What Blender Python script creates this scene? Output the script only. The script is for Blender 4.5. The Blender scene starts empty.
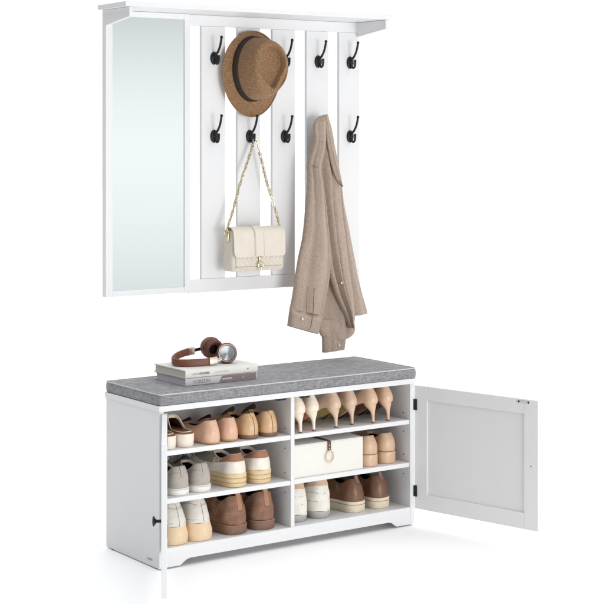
import bpy, bmesh, math, random
from mathutils import Vector, Matrix, noise
random.seed(7)
PI = math.pi
sc = bpy.context.scene
C = sc.collection

# ------------------------------------------------------------------ camera
cam = bpy.data.cameras.new('camera'); co = bpy.data.objects.new('camera', cam); C.objects.link(co)
co.location = (-2.4477, -4.1336, 1.3044); co.rotation_euler = (PI/2, 0, -0.6046)
cam.sensor_fit = 'HORIZONTAL'; cam.sensor_width = 36
cam.lens = 1583.92/602*36
cam.shift_x = (301-270.33)/602; cam.shift_y = (139.67-302)/602
cam.clip_end = 200; sc.camera = co

# ------------------------------------------------------------------ world: bright studio sweep, dimmer from the left
w = bpy.data.worlds.new('World'); sc.world = w; w.use_nodes = True
nt = w.node_tree; nt.nodes.clear(); N = nt.nodes.new; Lk = nt.links.new
tc = N('ShaderNodeTexCoord')
def wmath(op, a, b=None, c=None):
    m = N('ShaderNodeMath'); m.operation = op
    for i, v in enumerate((a, b, c)):
        if v is None: continue
        if isinstance(v, (int, float)): m.inputs[i].default_value = v
        else: Lk(v, m.inputs[i])
    return m.outputs[0]
def wmap(v, a, b, c, d):
    m = N('ShaderNodeMapRange'); m.interpolation_type = 'SMOOTHSTEP'
    for i, x in zip((1, 2, 3, 4), (a, b, c, d)): m.inputs[i].default_value = x
    Lk(v, m.inputs[0]); return m.outputs[0]
sx = N('ShaderNodeSeparateXYZ'); Lk(tc.outputs['Generated'], sx.inputs[0])
X, Y, Z = sx.outputs
side = wmath('ADD', wmath('MULTIPLY', X, 0.62), wmath('MULTIPLY', Y, 0.78))
base = wmap(side, -0.05, 0.78, 0.04, 1.12)
front = wmath('MULTIPLY', wmap(X, -0.1, 0.4, 0, 0.22), wmap(Y, 0.3, -0.3, 0, 1))      # soft front-right fill
top = wmap(Z, 0.35, 1.0, 0.0, 1.8)
# band of light added for the mirror's gradient, fading upward and (slower) downward
glow = wmath('MULTIPLY', wmath('MULTIPLY', wmap(Z, 0.19, -0.01, 0, 1), wmap(Z, -0.28, 0.0, 0, 1)), wmath('MULTIPLY', wmap(Y, -0.3, -0.7, 0, 0.74), wmap(X, -.1, .25, 0, 1)))
tot = wmath('ADD', wmath('ADD', wmath('ADD', base, front), top), glow)
bg = N('ShaderNodeBackground'); bg.inputs[0].default_value = (0.975, 0.988, 1.0, 1); Lk(tot, bg.inputs[1])
wo = N('ShaderNodeOutputWorld'); Lk(bg.outputs[0], wo.inputs[0])

# ------------------------------------------------------------------ key lamp and an added front fill
def area(name, loc, target, size, power, col=(1, 1, 1)):
    l = bpy.data.lights.new(name, 'AREA'); l.shape = 'DISK'; l.size = size; l.energy = power; l.color = col
    o = bpy.data.objects.new(name, l); C.objects.link(o); o.location = loc
    o.rotation_euler = (Vector(target)-Vector(loc)).to_track_quat('-Z', 'Y').to_euler()
    return o
area('key_light', (2.2, -3.2, 3.4), (0.5, 0.2, 0.7), 1.3, 17, (1, .985, .96))
area('added_front_fill', (0.9, -6.2, 0.9), (0.5, 0.2, 0.6), 2.6, 175, (1, .995, .985))  # unseen fill lamp added to brighten the cabinet interior
sc.view_settings.view_transform = 'Standard'; sc.view_settings.look = 'None'
sc.view_settings.exposure = 0.0; sc.view_settings.gamma = 1
sc.render.engine = 'CYCLES'; sc.cycles.max_bounces = 16; sc.cycles.diffuse_bounces = 12; sc.cycles.glossy_bounces = 6

# ------------------------------------------------------------------ materials
def mat(name, col, rough=.5, metal=0., spec=.5, var=0., vscale=30, bump=0., bscale=200, stretch=(1, 1, 1), coat=0., sheen=0., col2=None):
    m = bpy.data.materials.new(name); m.use_nodes = True
    t = m.node_tree; b = t.nodes['Principled BSDF']
    b.inputs['Base Color'].default_value = (*col, 1); b.inputs['Roughness'].default_value = rough
    b.inputs['Metallic'].default_value = metal; b.inputs['Specular IOR Level'].default_value = spec
    b.inputs['Coat Weight'].default_value = coat; b.inputs['Sheen Weight'].default_value = sheen
    tcn = t.nodes.new('ShaderNodeTexCoord'); mp = t.nodes.new('ShaderNodeMapping')
    mp.inputs['Scale'].default_value = stretch; t.links.new(tcn.outputs['Object'], mp.inputs[0])
    if var or col2:
        n = t.nodes.new('ShaderNodeTexNoise'); n.inputs['Scale'].default_value = vscale; n.inputs['Detail'].default_value = 5
        t.links.new(mp.outputs[0], n.inputs[0])
        r = t.nodes.new('ShaderNodeMix'); r.data_type = 'RGBA'
        c2 = col2 or tuple(c*(1-var) for c in col); c1 = col if col2 else tuple(min(1, c*(1+var)) for c in col)
        r.inputs[6].default_value = (*c1, 1); r.inputs[7].default_value = (*c2, 1)
        mr = t.nodes.new('ShaderNodeMapRange'); mr.inputs[1].default_value = .32; mr.inputs[2].default_value = .68
        t.links.new(n.outputs[0], mr.inputs[0]); t.links.new(mr.outputs[0], r.inputs[0]); t.links.new(r.outputs[2], b.inputs['Base Color'])
    if bump:
        n = t.nodes.new('ShaderNodeTexNoise'); n.inputs['Scale'].default_value = bscale; n.inputs['Detail'].default_value = 4
        t.links.new(mp.outputs[0], n.inputs[0])
        bp = t.nodes.new('ShaderNodeBump'); bp.inputs['Strength'].default_value = bump; bp.inputs['Distance'].default_value = .002
        t.links.new(n.outputs[0], bp.inputs['Height']); t.links.new(bp.outputs[0], b.inputs['Normal'])
    return m

def weave(name, dark, light, fine=900, coarse=60, bump=.4, rough=.95, amt=1.0, streak=.5):
    """cloth: warp and weft threads as two noises stretched across each other, with slubs"""
    m = bpy.data.materials.new(name); m.use_nodes = True; t = m.node_tree; b = t.nodes['Principled BSDF']
    b.inputs['Roughness'].default_value = rough; b.inputs['Specular IOR Level'].default_value = .15; b.inputs['Sheen Weight'].default_value = .15
    tcn = t.nodes.new('ShaderNodeTexCoord'); outs = []
    for sc_ in ((fine, coarse, coarse), (coarse, fine, fine), (coarse, coarse, fine)):
        mp = t.nodes.new('ShaderNodeMapping'); mp.inputs['Scale'].default_value = sc_
        n = t.nodes.new('ShaderNodeTexNoise'); n.inputs['Scale'].default_value = 1; n.inputs['Detail'].default_value = 3; n.inputs['Roughness'].default_value = .6
        t.links.new(tcn.outputs['Object'], mp.inputs[0]); t.links.new(mp.outputs[0], n.inputs[0]); outs.append(n.outputs[0])
    def mth(op, a, b_):
        q = t.nodes.new('ShaderNodeMath'); q.operation = op
        for i, v in enumerate((a, b_)):
            if isinstance(v, float): q.inputs[i].default_value = v
            else: t.links.new(v, q.inputs[i])
        return q.outputs[0]
    s = mth('MULTIPLY', mth('ADD', mth('ADD', outs[0], outs[1]), outs[2]), 1/3)
    mr = t.nodes.new('ShaderNodeMapRange'); mr.inputs[1].default_value = .5-.16/amt; mr.inputs[2].default_value = .5+.16/amt
    t.links.new(s, mr.inputs[0])
    r = t.nodes.new('ShaderNodeMix'); r.data_type = 'RGBA'; r.inputs[6].default_value = (*dark, 1); r.inputs[7].default_value = (*light, 1)
    t.links.new(mr.outputs[0], r.inputs[0]); t.links.new(r.outputs[2], b.inputs['Base Color'])
    bp = t.nodes.new('ShaderNodeBump'); bp.inputs['Strength'].default_value = bump; bp.inputs['Distance'].default_value = .0015
    t.links.new(s, bp.inputs['Height']); t.links.new(bp.outputs[0], b.inputs['Normal'])
    return m

WHITE = mat('white_lacquer', (.725, .728, .737), .42, spec=.35, var=.012, vscale=6, stretch=(1, 1, .25), bump=.03, bscale=60)
WHITE2 = mat('white_panel', (.70, .703, .712), .5, spec=.3, var=.012, vscale=6, stretch=(1, 1, .25))
FLOOR = mat('white_sweep', (.97, .97, .97), .6, spec=.2)
BLACK = mat('black_metal', (.008, .008, .009), .42, spec=.35, bump=.1, bscale=300)
HOLE = mat('drill_hole', (.05, .05, .05), .8)
MIRR = mat('mirror_glass', (.905, .958, .963), .015, metal=1.)
FELT = weave('heather_grey_linen', (.105, .105, .11), (.385, .385, .395), 420, 50, .6)
PIPE = weave('piping_highlight_cloth', (.42, .42, .43), (.62, .62, .63), 520, 60, .4)  # top piping's cloth lightened to paint in the edge highlight
LINEN = weave('taupe_linen', (.265, .20, .158), (.50, .405, .336), 640, 90, .5)
STRAW = weave('brown_straw', (.075, .036, .016), (.46, .275, .150), 480, 210, .9)
BAND = mat('hat_ribbon', (.030, .015, .009), .7, var=.2, vscale=200, stretch=(1, 1, 6))
BAGL = mat('cream_leather', (.66, .60, .52), .45, var=.03, vscale=40, bump=.12, bscale=350)
GOLD = mat('gold_metal', (.70, .60, .42), .28, metal=1.)
PEARL = mat('chain_leather', (.50, .45, .38), .5)
SILVER = mat('brushed_silver', (.70, .71, .72), .25, metal=1.)
BRONZE = mat('champagne_metal', (.50, .42, .35), .38, metal=1.)
CBROWN = mat('headphone_leather', (.165, .055, .030), .5, var=.12, vscale=60, bump=.15, bscale=400)
CPAD = mat('earpad_leather', (.12, .038, .022), .5, bump=.15, bscale=300)
BTN = mat('button_shell', (.75, .70, .62), .3)
PAGES = mat('book_pages', (.62, .58, .50), .8, var=.10, vscale=300, stretch=(.2, .2, 6))
PAGES2 = mat('book_pages_lilac', (.60, .56, .62), .8, var=.08, vscale=300, stretch=(.2, .2, 6))
COVER = mat('cream_book_cover', (.70, .69, .65), .5, var=.02, vscale=20)
COVER2 = mat('grey_book_cover', (.52, .49, .50), .5, var=.03, vscale=20)
INK = mat('printed_grey_ink', (.16, .15, .16), .6)
INKL = mat('printed_light_ink', (.80, .78, .78), .6)
MAUVE = mat('mauve_block', (.20, .16, .17), .6, var=.06, vscale=40)
BOXC = weave('ivory_box_cloth', (.73, .70, .66), (.80, .78, .74), 900, 25, .2, amt=.8)
DLEATHER = mat('dark_strap_leather', (.12, .055, .035), .5, bump=.1)
ROPE = mat('cream_rope', (.66, .56, .42), .7, var=.2, vscale=200, bump=.3)

# ------------------------------------------------------------------ mesh helpers
def add_box(bm, x0, x1, y0, y1, z0, z1, bev=0., seg=2):
    r = bmesh.ops.create_cube(bm, size=1)['verts']
    for v in r:
        v.co = Vector(((x0+x1)/2+v.co.x*(x1-x0), (y0+y1)/2+v.co.y*(y1-y0), (z0+z1)/2+v.co.z*(z1-z0)))
    if bev:
        es = list({e for v in r for e in v.link_edges})
        bmesh.ops.bevel(bm, geom=es, offset=bev, segments=seg, affect='EDGES', profile=.6)
def add_prism(bm, pts, y0, y1):
    """polygon in x-z extruded along y"""
    a = [bm.verts.new((x, y0, z)) for x, z in pts]; b = [bm.verts.new((x, y1, z)) for x, z in pts]
    n = len(pts); bm.faces.new(a); bm.faces.new(b[::-1])
    for i in range(n): bm.faces.new((a[i], b[i], b[(i+1) % n], a[(i+1) % n]))
def loft(bm, loops, closed=True, cap0=False, cap1=False):
    vs = [[bm.verts.new(p) for p in l] for l in loops]
    n = len(vs[0])
    for a, b in zip(vs, vs[1:]):
        for i in range(n if closed else n-1):
            bm.faces.new((a[i], a[(i+1) % n], b[(i+1) % n], b[i]))
    if cap0: bm.faces.new(vs[0][::-1])
    if cap1: bm.faces.new(vs[-1])
    return vs
def add_tube(bm, pts, r, seg=10, caps=True):
    pts = [Vector(p) for p in pts]; rs = r if isinstance(r, (list, tuple)) else [r]*len(pts)
    loops = []; up = None
    for i, p in enumerate(pts):
        d = (pts[min(i+1, len(pts)-1)]-pts[max(i-1, 0)]).normalized()
        if up is None:
            up = Vector((0, 0, 1)) if abs(d.z) < .9 else Vector((1, 0, 0))
        s = d.cross(up).normalized(); up = s.cross(d).normalized()
        loops.append([p+(s*math.cos(2*PI*k/seg)+up*math.sin(2*PI*k/seg))*rs[i] for k in range(seg)])
    loft(bm, loops, True, caps, caps)
def spline(pts, n):
    pts = [Vector(p) for p in pts]; out = []
    P = [pts[0]*2-pts[1]]+pts+[pts[-1]*2-pts[-2]]
    m = len(pts)-1
    for k in range(n+1):
        t = k/n*m; i = min(int(t), m-1); f = t-i
        a, b, c, d = P[i:i+4]
        out.append(.5*((2*b)+(c-a)*f+(2*a-5*b+4*c-d)*f*f+(3*b-a-3*c+d)*f**3))
    return out
def add_torus(bm, M, R, r, n=20, m=8, squash=(1, 1)):
    loops = []
    for i in range(n):
        a = 2*PI*i/n
        loops.append([M @ Vector(((R+r*math.cos(2*PI*j/m))*math.cos(a)*squash[0], (R+r*math.cos(2*PI*j/m))*math.sin(a)*squash[1], r*math.sin(2*PI*j/m))) for j in range(m)])
    loops.append(loops[0]); loft(bm, loops)
    bmesh.ops.remove_doubles(bm, verts=bm.verts, dist=1e-6)
def add_lathe(bm, prof, M=Matrix(), n=32, ex=1., ey=1.):
    """profile (r,z) turned round local z"""
    loft(bm, [[M @ Vector((r*ex*math.cos(2*PI*k/n), r*ey*math.sin(2*PI*k/n), z)) for k in range(n)] for r, z in prof], True, True, True)
def add_ball(bm, p, r, s=(1, 1, 1)):
    M = Matrix.Translation(p) @ Matrix.Diagonal((*s, 1))
    bmesh.ops.create_uvsphere(bm, u_segments=12, v_segments=8, radius=r, matrix=M)

def obj(name, bm, m, parent=None, smooth=False, angle=40):
    bmesh.ops.recalc_face_normals(bm, faces=bm.faces)
    me = bpy.data.meshes.new(name); bm.to_mesh(me); bm.free()
    me.materials.append(m)
    if smooth:
        me.polygons.foreach_set('use_smooth', [True]*len(me.polygons))
        me.set_sharp_from_angle(angle=math.radians(angle))
    o = bpy.data.objects.new(name, me); C.objects.link(o)
    if parent: o.parent = parent
    return o
def tag(o, label, cat, group=None):
    o['label'] = label; o['category'] = cat
    if group: o['group'] = group
    return o
def thing(name, label, cat, loc=(0, 0, 0), rz=0, group=None):
    o = bpy.data.objects.new(name, None); C.objects.link(o); o.location = loc; o.rotation_euler = (0, 0, rz)
    o.empty_display_size = .05
    return tag(o, label, cat, group)
def copy_tree(o, parent=None):
    c = o.copy(); C.objects.link(c); c.parent = parent
    for k in ('label', 'category', 'group'):
        if parent and k in c: del c[k]
    for ch in list(o.children): copy_tree(ch, c)
    return c
def bx(name, x0, x1, y0, y1, z0, z1, m, parent, bev=.0012):
    bm = bmesh.new(); add_box(bm, x0, x1, y0, y1, z0, z1, bev); return obj(name, bm, m, parent)
def text(name, s, size, M, m, parent, extrude=.0003, sx=1., bold=0.):
    cu = bpy.data.curves.new(name, 'FONT'); cu.body = s; cu.size = size; cu.extrude = extrude; cu.offset = bold
    t = bpy.data.objects.new(name, cu); C.objects.link(t)
    dg = bpy.context.evaluated_depsgraph_get(); dg.update()
    me = bpy.data.meshes.new_from_object(t.evaluated_get(dg)); bpy.data.objects.remove(t)
    me.transform(M @ Matrix.Diagonal((sx, 1, 1, 1))); me.name = name
    me.materials.clear(); me.materials.append(m)
    o = bpy.data.objects.new(name, me); C.objects.link(o); o.parent = parent
    return o

# ------------------------------------------------------------------ floor
bm = bmesh.new(); add_box(bm, -9, 30, -5.8, 34, -.05, 0)
fl = obj('floor', bm, FLOOR); fl['kind'] = 'structure'

# ================================================================== SHOE CABINET
D, H, TT = .333, .480, .018
S = .0172
cab = thing('shoe_cabinet', 'white open shoe cabinet with two doors swung wide, six compartments of shoes', 'cabinet')
bx('side_panel', 0, S, 0, D, .004, H, WHITE, cab)
bx('side_panel', 1-S, 1, 0, D, .004, H, WHITE, cab)
bx('top_panel', -.004, 1.005, -.006, D+.003, H+.0002, H+TT, WHITE, cab)
bx('bottom_panel', S+.0002, 1-S-.0002, .012, D-.006, .048, .0628, WHITE, cab, .0008)
bx('back_panel', S+.0002, 1-S-.0002, D-.0055, D-.0005, .02, H-.0002, WHITE2, cab, 0)
bx('divider', .4905, .505, .003, D-.006, .0632, H-.0003, WHITE, cab)
# plinth with shaped feet
def arch(x, s):   # foot outline, mirrored by s
    return [(x, .005), (x+s*.054, .005), (x+s*.060, .0065), (x+s*.066, .0105), (x+s*.072, .0165), (x+s*.080, .0215), (x+s*.092, .0235)]
pts = arch(S+.0003, 1)+arch(1-S-.0003, -1)[::-1]+[(1-S-.0003, .0632), (S+.0003, .0632)]
bm = bmesh.new(); add_prism(bm, pts, .0005, .0115)
es = [e for e in bm.edges if abs((e.verts[0].co-e.verts[1].co).y) < 1e-6 and e.verts[0].co.y < .001]
bmesh.ops.bevel(bm, geom=es, offset=.001, segments=2, affect='EDGES')
obj('plinth', bm, WHITE, cab)
for x0, x1, zs in ((S, .4905, (.343, .1975)), (.505, 1-S, (.343, .1985))):
    for z in zs: bx('shelf', x0+.0006, x1-.0006, .004, D-.007, z, z+.0148, WHITE, cab, .0014)
for x in (.012, .985):
    for y in (.03, .30):
        bm = bmesh.new(); add_lathe(bm, [(.008, 0.0), (.009, .001), (.008, .0045)], Matrix.Translation((x, y, .0003))); obj('foot_glide', bm, BLACK, cab, True)
# shelf pin holes as tiny dark studs
def pins(x, ys, zs, d):
    for y in ys:
        for z in zs:
            bm = bmesh.new(); add_lathe(bm, [(.0024, 0), (.0024, .0006)], Matrix.Translation((x, y, z)) @ Matrix.Rotation(d*PI/2, 4, 'Y'), 12); obj('pin_hole', bm, HOLE, cab)
pins(.4904, (.036, .28), (.3747, .3107, .2315, .1687), -1); pins(1-S-.0001, (.036, .28), (.3776, .3147, .2366, .1703), -1)
pins(.5051, (.036, .28), (.3747, .3107, .2315, .1687), 1)
for xa, xb in ((.446, .478), (.538, .572)):
    bm = bmesh.new(); add_box(bm, xa, xb, .012, .03, H-.0095, H-.0002, .001)
    add_box(bm, xa+.006, xb-.006, .009, .0122, H-.0085, H-.0025, 0); obj('magnetic_catch', bm, BLACK, cab)
# maker's mark on the left side near the bottom front: small printed lettering
Mk = Matrix(((0, 0, -1, -.0002), (-1, 0, 0, .072), (0, 1, 0, .021), (0, 0, 0, 1)))
text('maker_mark', 'Lusso', .0135, Mk, INK, cab, .0001)

def door(loc, rz, sgn, knob):
    Wd, z0, z1, T = (.503 if sgn > 0 else .487), .0574, .4735, .0158
    sw, rt, rb = .052, .046, .052
    def X(a, b): return (a*sgn, b*sgn) if sgn > 0 else (b*sgn, a*sgn)
    bm = bmesh.new()
    xa, xb = X(0, sw); add_box(bm, xa, xb, -T, 0, z0, z1, .0012)
    xa, xb = X(Wd-sw, Wd); add_box(bm, xa, xb, -T, 0, z0, z1, .0012)
    xa, xb = X(sw+.0004, Wd-sw-.0004)
    add_box(bm, xa, xb, -T+.0003, -.0003, z1-rt, z1, .0009); add_box(bm, xa, xb, -T+.0003, -.0003, z0, z0+rb, .0009)
    d = obj('door', bm, WHITE, cab); d.location = loc; d.rotation_euler = (0, 0, rz)
    bx('panel', xa-.003, xb+.003, -T+.006, -.0055, z0+rb-.004, z1-rt+.004, WHITE2, d, 0)
    for zz in (.409, .117):
        bm = bmesh.new(); xa, xb = X(-.004, .0115); add_box(bm, xa, xb, .0003, (.0045 if sgn < 0 else .0013), zz-.0185, zz+.0185, .0012 if sgn < 0 else .0003)
        for q in ((-.010, .010) if sgn < 0 else ()):
            add_ball(bm, ((xa+xb)/2, .0045, zz+q), .0022)
        obj('hinge', bm, BLACK, d)
    for a in (.452, .416):
        bm = bmesh.new(); add_lathe(bm, [(.0034, 0), (.0034, .0012), (.002, .0018)], Matrix.Translation((a*sgn, 0, z1-.009)) @ Matrix.Rotation(-PI/2, 4, 'X'), 14); obj('catch_screw', bm, BLACK, d)
    bm = bmesh.new(); xa, xb = X(.416-.008, .452+.004); add_box(bm, xa, xb, .0001, .001, z1-.0135, z1-.0045, .0004); obj('catch_plate', bm, SILVER, d)
    bm = bmesh.new(); add_lathe(bm, [(.0022, 0), (.0022, .0006)], Matrix.Translation(((Wd-.026)*sgn, 0, .262)) @ Matrix.Rotation(-PI/2, 4, 'X'), 12); obj('screw_hole', bm, HOLE, d)
    if knob:
        bm = bmesh.new(); M = Matrix.Translation(((Wd-(.026 if sgn > 0 else .033))*sgn, -T, .262)) @ Matrix.Rotation(PI/2, 4, 'X')
        add_lathe(bm, [(.0068, 0), (.0045, .002), (.0042, .011), (.0052, .014), (.0105, .0175), (.0138, .020), (.0142, .0218), (.012, .0236), (.005, .0248)], M, 28)
        obj('knob', bm, BLACK, d, True, 30)
    return d
dl = door((.027, -.002, 0), math.radians(-121.0), 1, True)
dr = door((1.001, 0, 0), math.radians(103.6), -1, True)
dl['label'] = 'left door seen edge on'; dr['label'] = 'right door showing its recessed inner panel'

# ================================================================== CUSHION
cz = H+TT
cu = thing('seat_cushion', 'heather grey linen seat cushion on top of the shoe cabinet', 'cushion', (0, 0, cz))
bm = bmesh.new()
NX, NY = 70, 26
def cush_loop(inset, z):
    x0, x1, y0, y1 = -.0035+inset, 1.007-inset, -.008+inset, D+.003-inset
    r = max(.014-inset*.3, .004); P = []
    for cx, cy, a0 in ((x1-r, y0+r, -90), (x1-r, y1-r, 0), (x0+r, y1-r, 90), (x0+r, y0+r, 180)):
        for k in range(7):
            a = math.radians(a0+15*k); P.append((cx+r*math.cos(a), cy+r*math.sin(a)))
    out = []
    for i in range(len(P)):
        a, b = Vector(P[i]), Vector(P[(i+1) % len(P)])
        n = max(1, int((b-a).length/.02))
        for k in range(n):
            p = a.lerp(b, k/n); out.append((p.x+.0008*noise.noise((p.x*9, p.y*9, z*40)), p.y+.0014*noise.noise((p.x*7, 3, z*30)), z))
    return out
prof = [(.004, .0005), (.0005, .004), (0, .010), (-.0008, .018), (0, .026), (.0008, .0315), (.004, .0352)]
loft(bm, [cush_loop(i, z) for i, z in prof], True, True, False)
# domed, lightly dimpled top grid
xs = [.0005+(1.007-.005)*i/NX for i in range(NX+1)]; ys = [-.004+(D+.003-.004+.004)*j/NY for j in range(NY+1)]
g = [[bm.verts.new((x, y, .0349+.0022*min(1, min(i, NX-i)/3)*min(1, min(j, NY-j)/3)+.0008*noise.noise((x*8, y*8, 1)))) for j, y in enumerate(ys)] for i, x in enumerate(xs)]
for i in range(NX):
    for j in range(NY): bm.faces.new((g[i][j], g[i+1][j], g[i+1][j+1], g[i][j+1]))
obj('cushion_body', bm, FELT, cu, True, 60)
bm = bmesh.new()
lp = cush_loop(.0012, .0338); lp.append(lp[0]); add_tube(bm, lp, .0019, 8, False)
obj('piping', bm, PIPE, cu, True)
bm = bmesh.new()
lp = cush_loop(.0012, .0035); lp.append(lp[0]); add_tube(bm, lp, .0014, 8, False)
obj('piping', bm, FELT, cu, True)

# ================================================================== WALL RACK
RY, RZ = .3503, .795
rack = thing('wall_rack', 'white wall coat rack with tall narrow mirror, top shelf, five slats and black hooks', 'coat rack', (0, RY, RZ), -.0217)
zt = 1.72-RZ                                            # shelf underside
bx('shelf', -.014, 1.036, -.176, .014, zt+.0002, zt+.0155, WHITE, rack, .0012)
def bracket(x0, x1):
    prof = [(-.170, zt-.0005), (-.170, zt-.031), (-.0003, zt-.051), (-.0003, zt-.0005)]
    bm = bmesh.new()
    a = [bm.verts.new((x0, y, z)) for y, z in prof]; b = [bm.verts.new((x1, y, z)) for y, z in prof]
    bm.faces.new(a); bm.faces.new(b[::-1])
    for i in range(4): bm.faces.new((a[i], b[i], b[(i+1) % 4], a[(i+1) % 4]))
    bmesh.ops.bevel(bm, geom=bm.edges[:], offset=.0009, segments=2, affect='EDGES')
    obj('bracket', bm, WHITE, rack)
bracket(.002, .014); bracket(1.008, 1.020)
bx('top_rail', .3148, 1.022, -.001, .013, 1.6835-RZ, zt-.0003, WHITE, rack)
bx('bottom_rail', .3148, 1.022, -.001, .013, 0, .0445, WHITE, rack)
slx = [(.366, .459), (.508, .600), (.650, .743), (.792, .885), (.932, 1.0215)]
for a, b in slx: bx('slat', a, b, .0002, .0125, .0449, 1.6831-RZ, WHITE, rack)
# mirror
x0, x1, z0, z1 = .0015, .3142, .0045, zt-.0005
bm = bmesh.new(); fw = .0245
add_box(bm, x0, x0+fw, -.013, .012, z0, z1, .001); add_box(bm, x1-fw+.004, x1, -.013, .012, z0, z1, .001)
add_box(bm, x0+fw+.0003, x1-fw+.0037, -.0127, .0117, z0, z0+.018, .0008); add_box(bm, x0+fw+.0003, x1-fw+.0037, -.0127, .0117, z1-.018, z1, .0008)
mf = obj('mirror_frame', bm, WHITE, rack)
bx('backing', x0+.01, x1-.01, .004, .0105, z0+.01, z1-.01, WHITE2, mf, 0)
bx('mirror_glass', x0+fw-.002, x1-fw+.006, -.0085, -.0035, z0+.016, z1-.016, MIRR, mf, .0016)

def hook_mesh(parent, loc):
    bm = bmesh.new(); M = Matrix.Rotation(PI/2, 4, 'X')
    add_lathe(bm, [(1., 0), (1.02, .0015), (1., .004), (.86, .0058), (.6, .0062), (.55, .0075), (.2, .0082)], M @ Matrix.Diagonal((.0145, .0215, 1, 1)), 32)
    h = obj('hook', bm, BLACK, parent, True, 35); h.location = loc
    bm = bmesh.new()
    p = spline([(0, -.006, .003), (0, -.014, .012), (0, -.026, .021), (0, -.038, .037), (0, -.045, .054), (0, -.048, .066)], 22)
    add_tube(bm, p, [  .0052-.0014*min(1, i/10) for i in range(23)], 10); add_ball(bm, (0, -.0485, .068), .0051, (1, 1, 1.1))
    obj('upper_prong', bm, BLACK, h, True)
    bm = bmesh.new()
    p = spline([(0, -.006, -.006), (0, -.014, -.0165), (0, -.023, -.019), (0, -.030, -.013), (0, -.032, -.002), (0, -.0315, .004)], 20)
    add_tube(bm, p, [.0048-.0010*min(1, i/10) for i in range(21)], 10); add_ball(bm, (0, -.0314, .0055), .0046)
    obj('lower_prong', bm, BLACK, h, True)
    for q in (-.0148, .0148): bm = bmesh.new(); add_ball(bm, (0, -.0052, q), .0028, (1, .5, 1)); obj('screw', bm, BLACK, h, True)
    return h
first = None
for i, (a, b) in enumerate(slx):
    for z in (1.577-RZ, 1.3155-RZ):
        l = ((a+b)/2+.002, .0001, z)
        if first is None: first = hook_mesh(rack, l)
        else:
            h = first.copy(); C.objects.link(h); h.parent = rack; h.location = l
            for ch in first.children:
                c = ch.copy(); C.objects.link(c); c.parent = h

# ================================================================== HAT
hat = thing('fedora_hat', 'brown woven fedora with dark ribbon band hanging on the second slat', 'hat', (.556, .312, 1.527))
Mh = Matrix.Rotation(math.radians(5), 4, 'Y') @ Matrix.Rotation(math.radians(3), 4, 'Z') @ Matrix.Rotation(math.radians(90), 4, 'X')
# local: x short axis, y long axis (front of hat = -y down), z crown height (towards the viewer)
NH = 112; CY = .017
def eg(a, rx, ry, taper=.05):
    c, s = math.cos(a), math.sin(a)
    return (rx*c*(1+taper*s), ry*s)
rings = []
for k in range(9):            # brim from outside in
    f = k/8; L = []
    for i in range(NH):
        a = 2*PI*i/NH; x, y = eg(a, .122+(.082-.122)*f, .145+(.108-.145)*f); y += CY*f
        curl = (1-f)**2*(.013+.013*math.cos(a)**2)-.006*(1-f)*(math.sin(a) < 0)*math.sin(a)**2
        L.append(Mh @ Vector((x, y, -.014+curl*-.4+.004*f+(.012*(1-f)**3))))
    rings.append(L)
brim_under = [[p-(Mh.to_3x3() @ Vector((0, 0, .0022))) for p in L] for L in rings]
bm = bmesh.new(); loft(bm, brim_under[::-1]+rings); br = obj('brim', bm, STRAW, hat, True, 80)
def crown_h(x, y):
    """height over the crown top: pinched teardrop dent, high rim"""
    u, v = x/.0662, y/.0838
    c, n_ = math.cos(-.30), math.sin(-.30); u, v = u*c-v*n_, u*n_+v*c       # the teardrop lies a little askew
    wd = .88*(1-.66*sm_(-.1, 1.0, -v))
    r = math.hypot(u/wd, (v-.02)/.90)
    bowl = .72*sm_(0, .13, 1-r)+.28*sm_(.1, .8, 1-r)-.10*math.exp(-((1-r)/.10)**2)
    pinch = math.exp(-((abs(u)-.80)/.28)**2)*math.exp(-((v+.72)/.34)**2)
    return .1005-.008*v*v-.034*bowl-.006*pinch
def sm_(a, b, x): t = max(0, min(1, (x-a)/(b-a))); return t*t*(3-2*t)
crown = []
for k, (f, z) in enumerate([(0, -.012), (.12, .010), (.25, .032), (.42, .054), (.6, .074), (.78, .0885), (.9, .0955), (1, .0995)]):
    L = []
    for i in range(NH):
        a = 2*PI*i/NH; rx = .0825-.0125*f-.003*max(0, f-.88)*8; ry = .1095-.021*f-.003*max(0, f-.88)*8
        x, y = eg(a, rx, ry)
        if f > .3:
            g_ = math.exp(-((math.sin(a)+.70)/.22)**2)*(f-.3)*.005; x -= math.copysign(g_, x)
        zz = z-.0065*math.sin(a)**2*f
        L.append(Mh @ Vector((x, y+CY, zz)))
    crown.append(L)
for k in range(1, 34):
    f = 1-k/34; L = []
    for i in range(NH):
        a = 2*PI*i/NH; x, y = eg(a, .0662*f, .0838*f)
        L.append(Mh @ Vector((x, y+CY, crown_h(x, y))))
    crown.append(L)
bm = bmesh.new(); loft(bm, crown, True, False, True); cr = obj('crown', bm, STRAW, hat, True, 80)
bm = bmesh.new(); L2 = []
for z, o in ((-.0095, .0006), (-.009, .0022), (.016, .0012), (.0168, .0002)):
    f = max(0, (z+.012)/.18)
    L2.append([Mh @ (Vector((*eg(2*PI*i/NH, .0832-.0125*f+o, .1102-.021*f+o), z-.0065*math.sin(2*PI*i/NH)**2*f))+Vector((0, CY, 0))) for i in range(NH)])
loft(bm, L2); obj('ribbon_band', bm, BAND, hat, True, 50)
bm = bmesh.new()
lp = [rings[0][i % NH] for i in range(NH+1)]; add_tube(bm, lp, .0019, 8, False); obj('brim_edge', bm, STRAW, hat, True)

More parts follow.
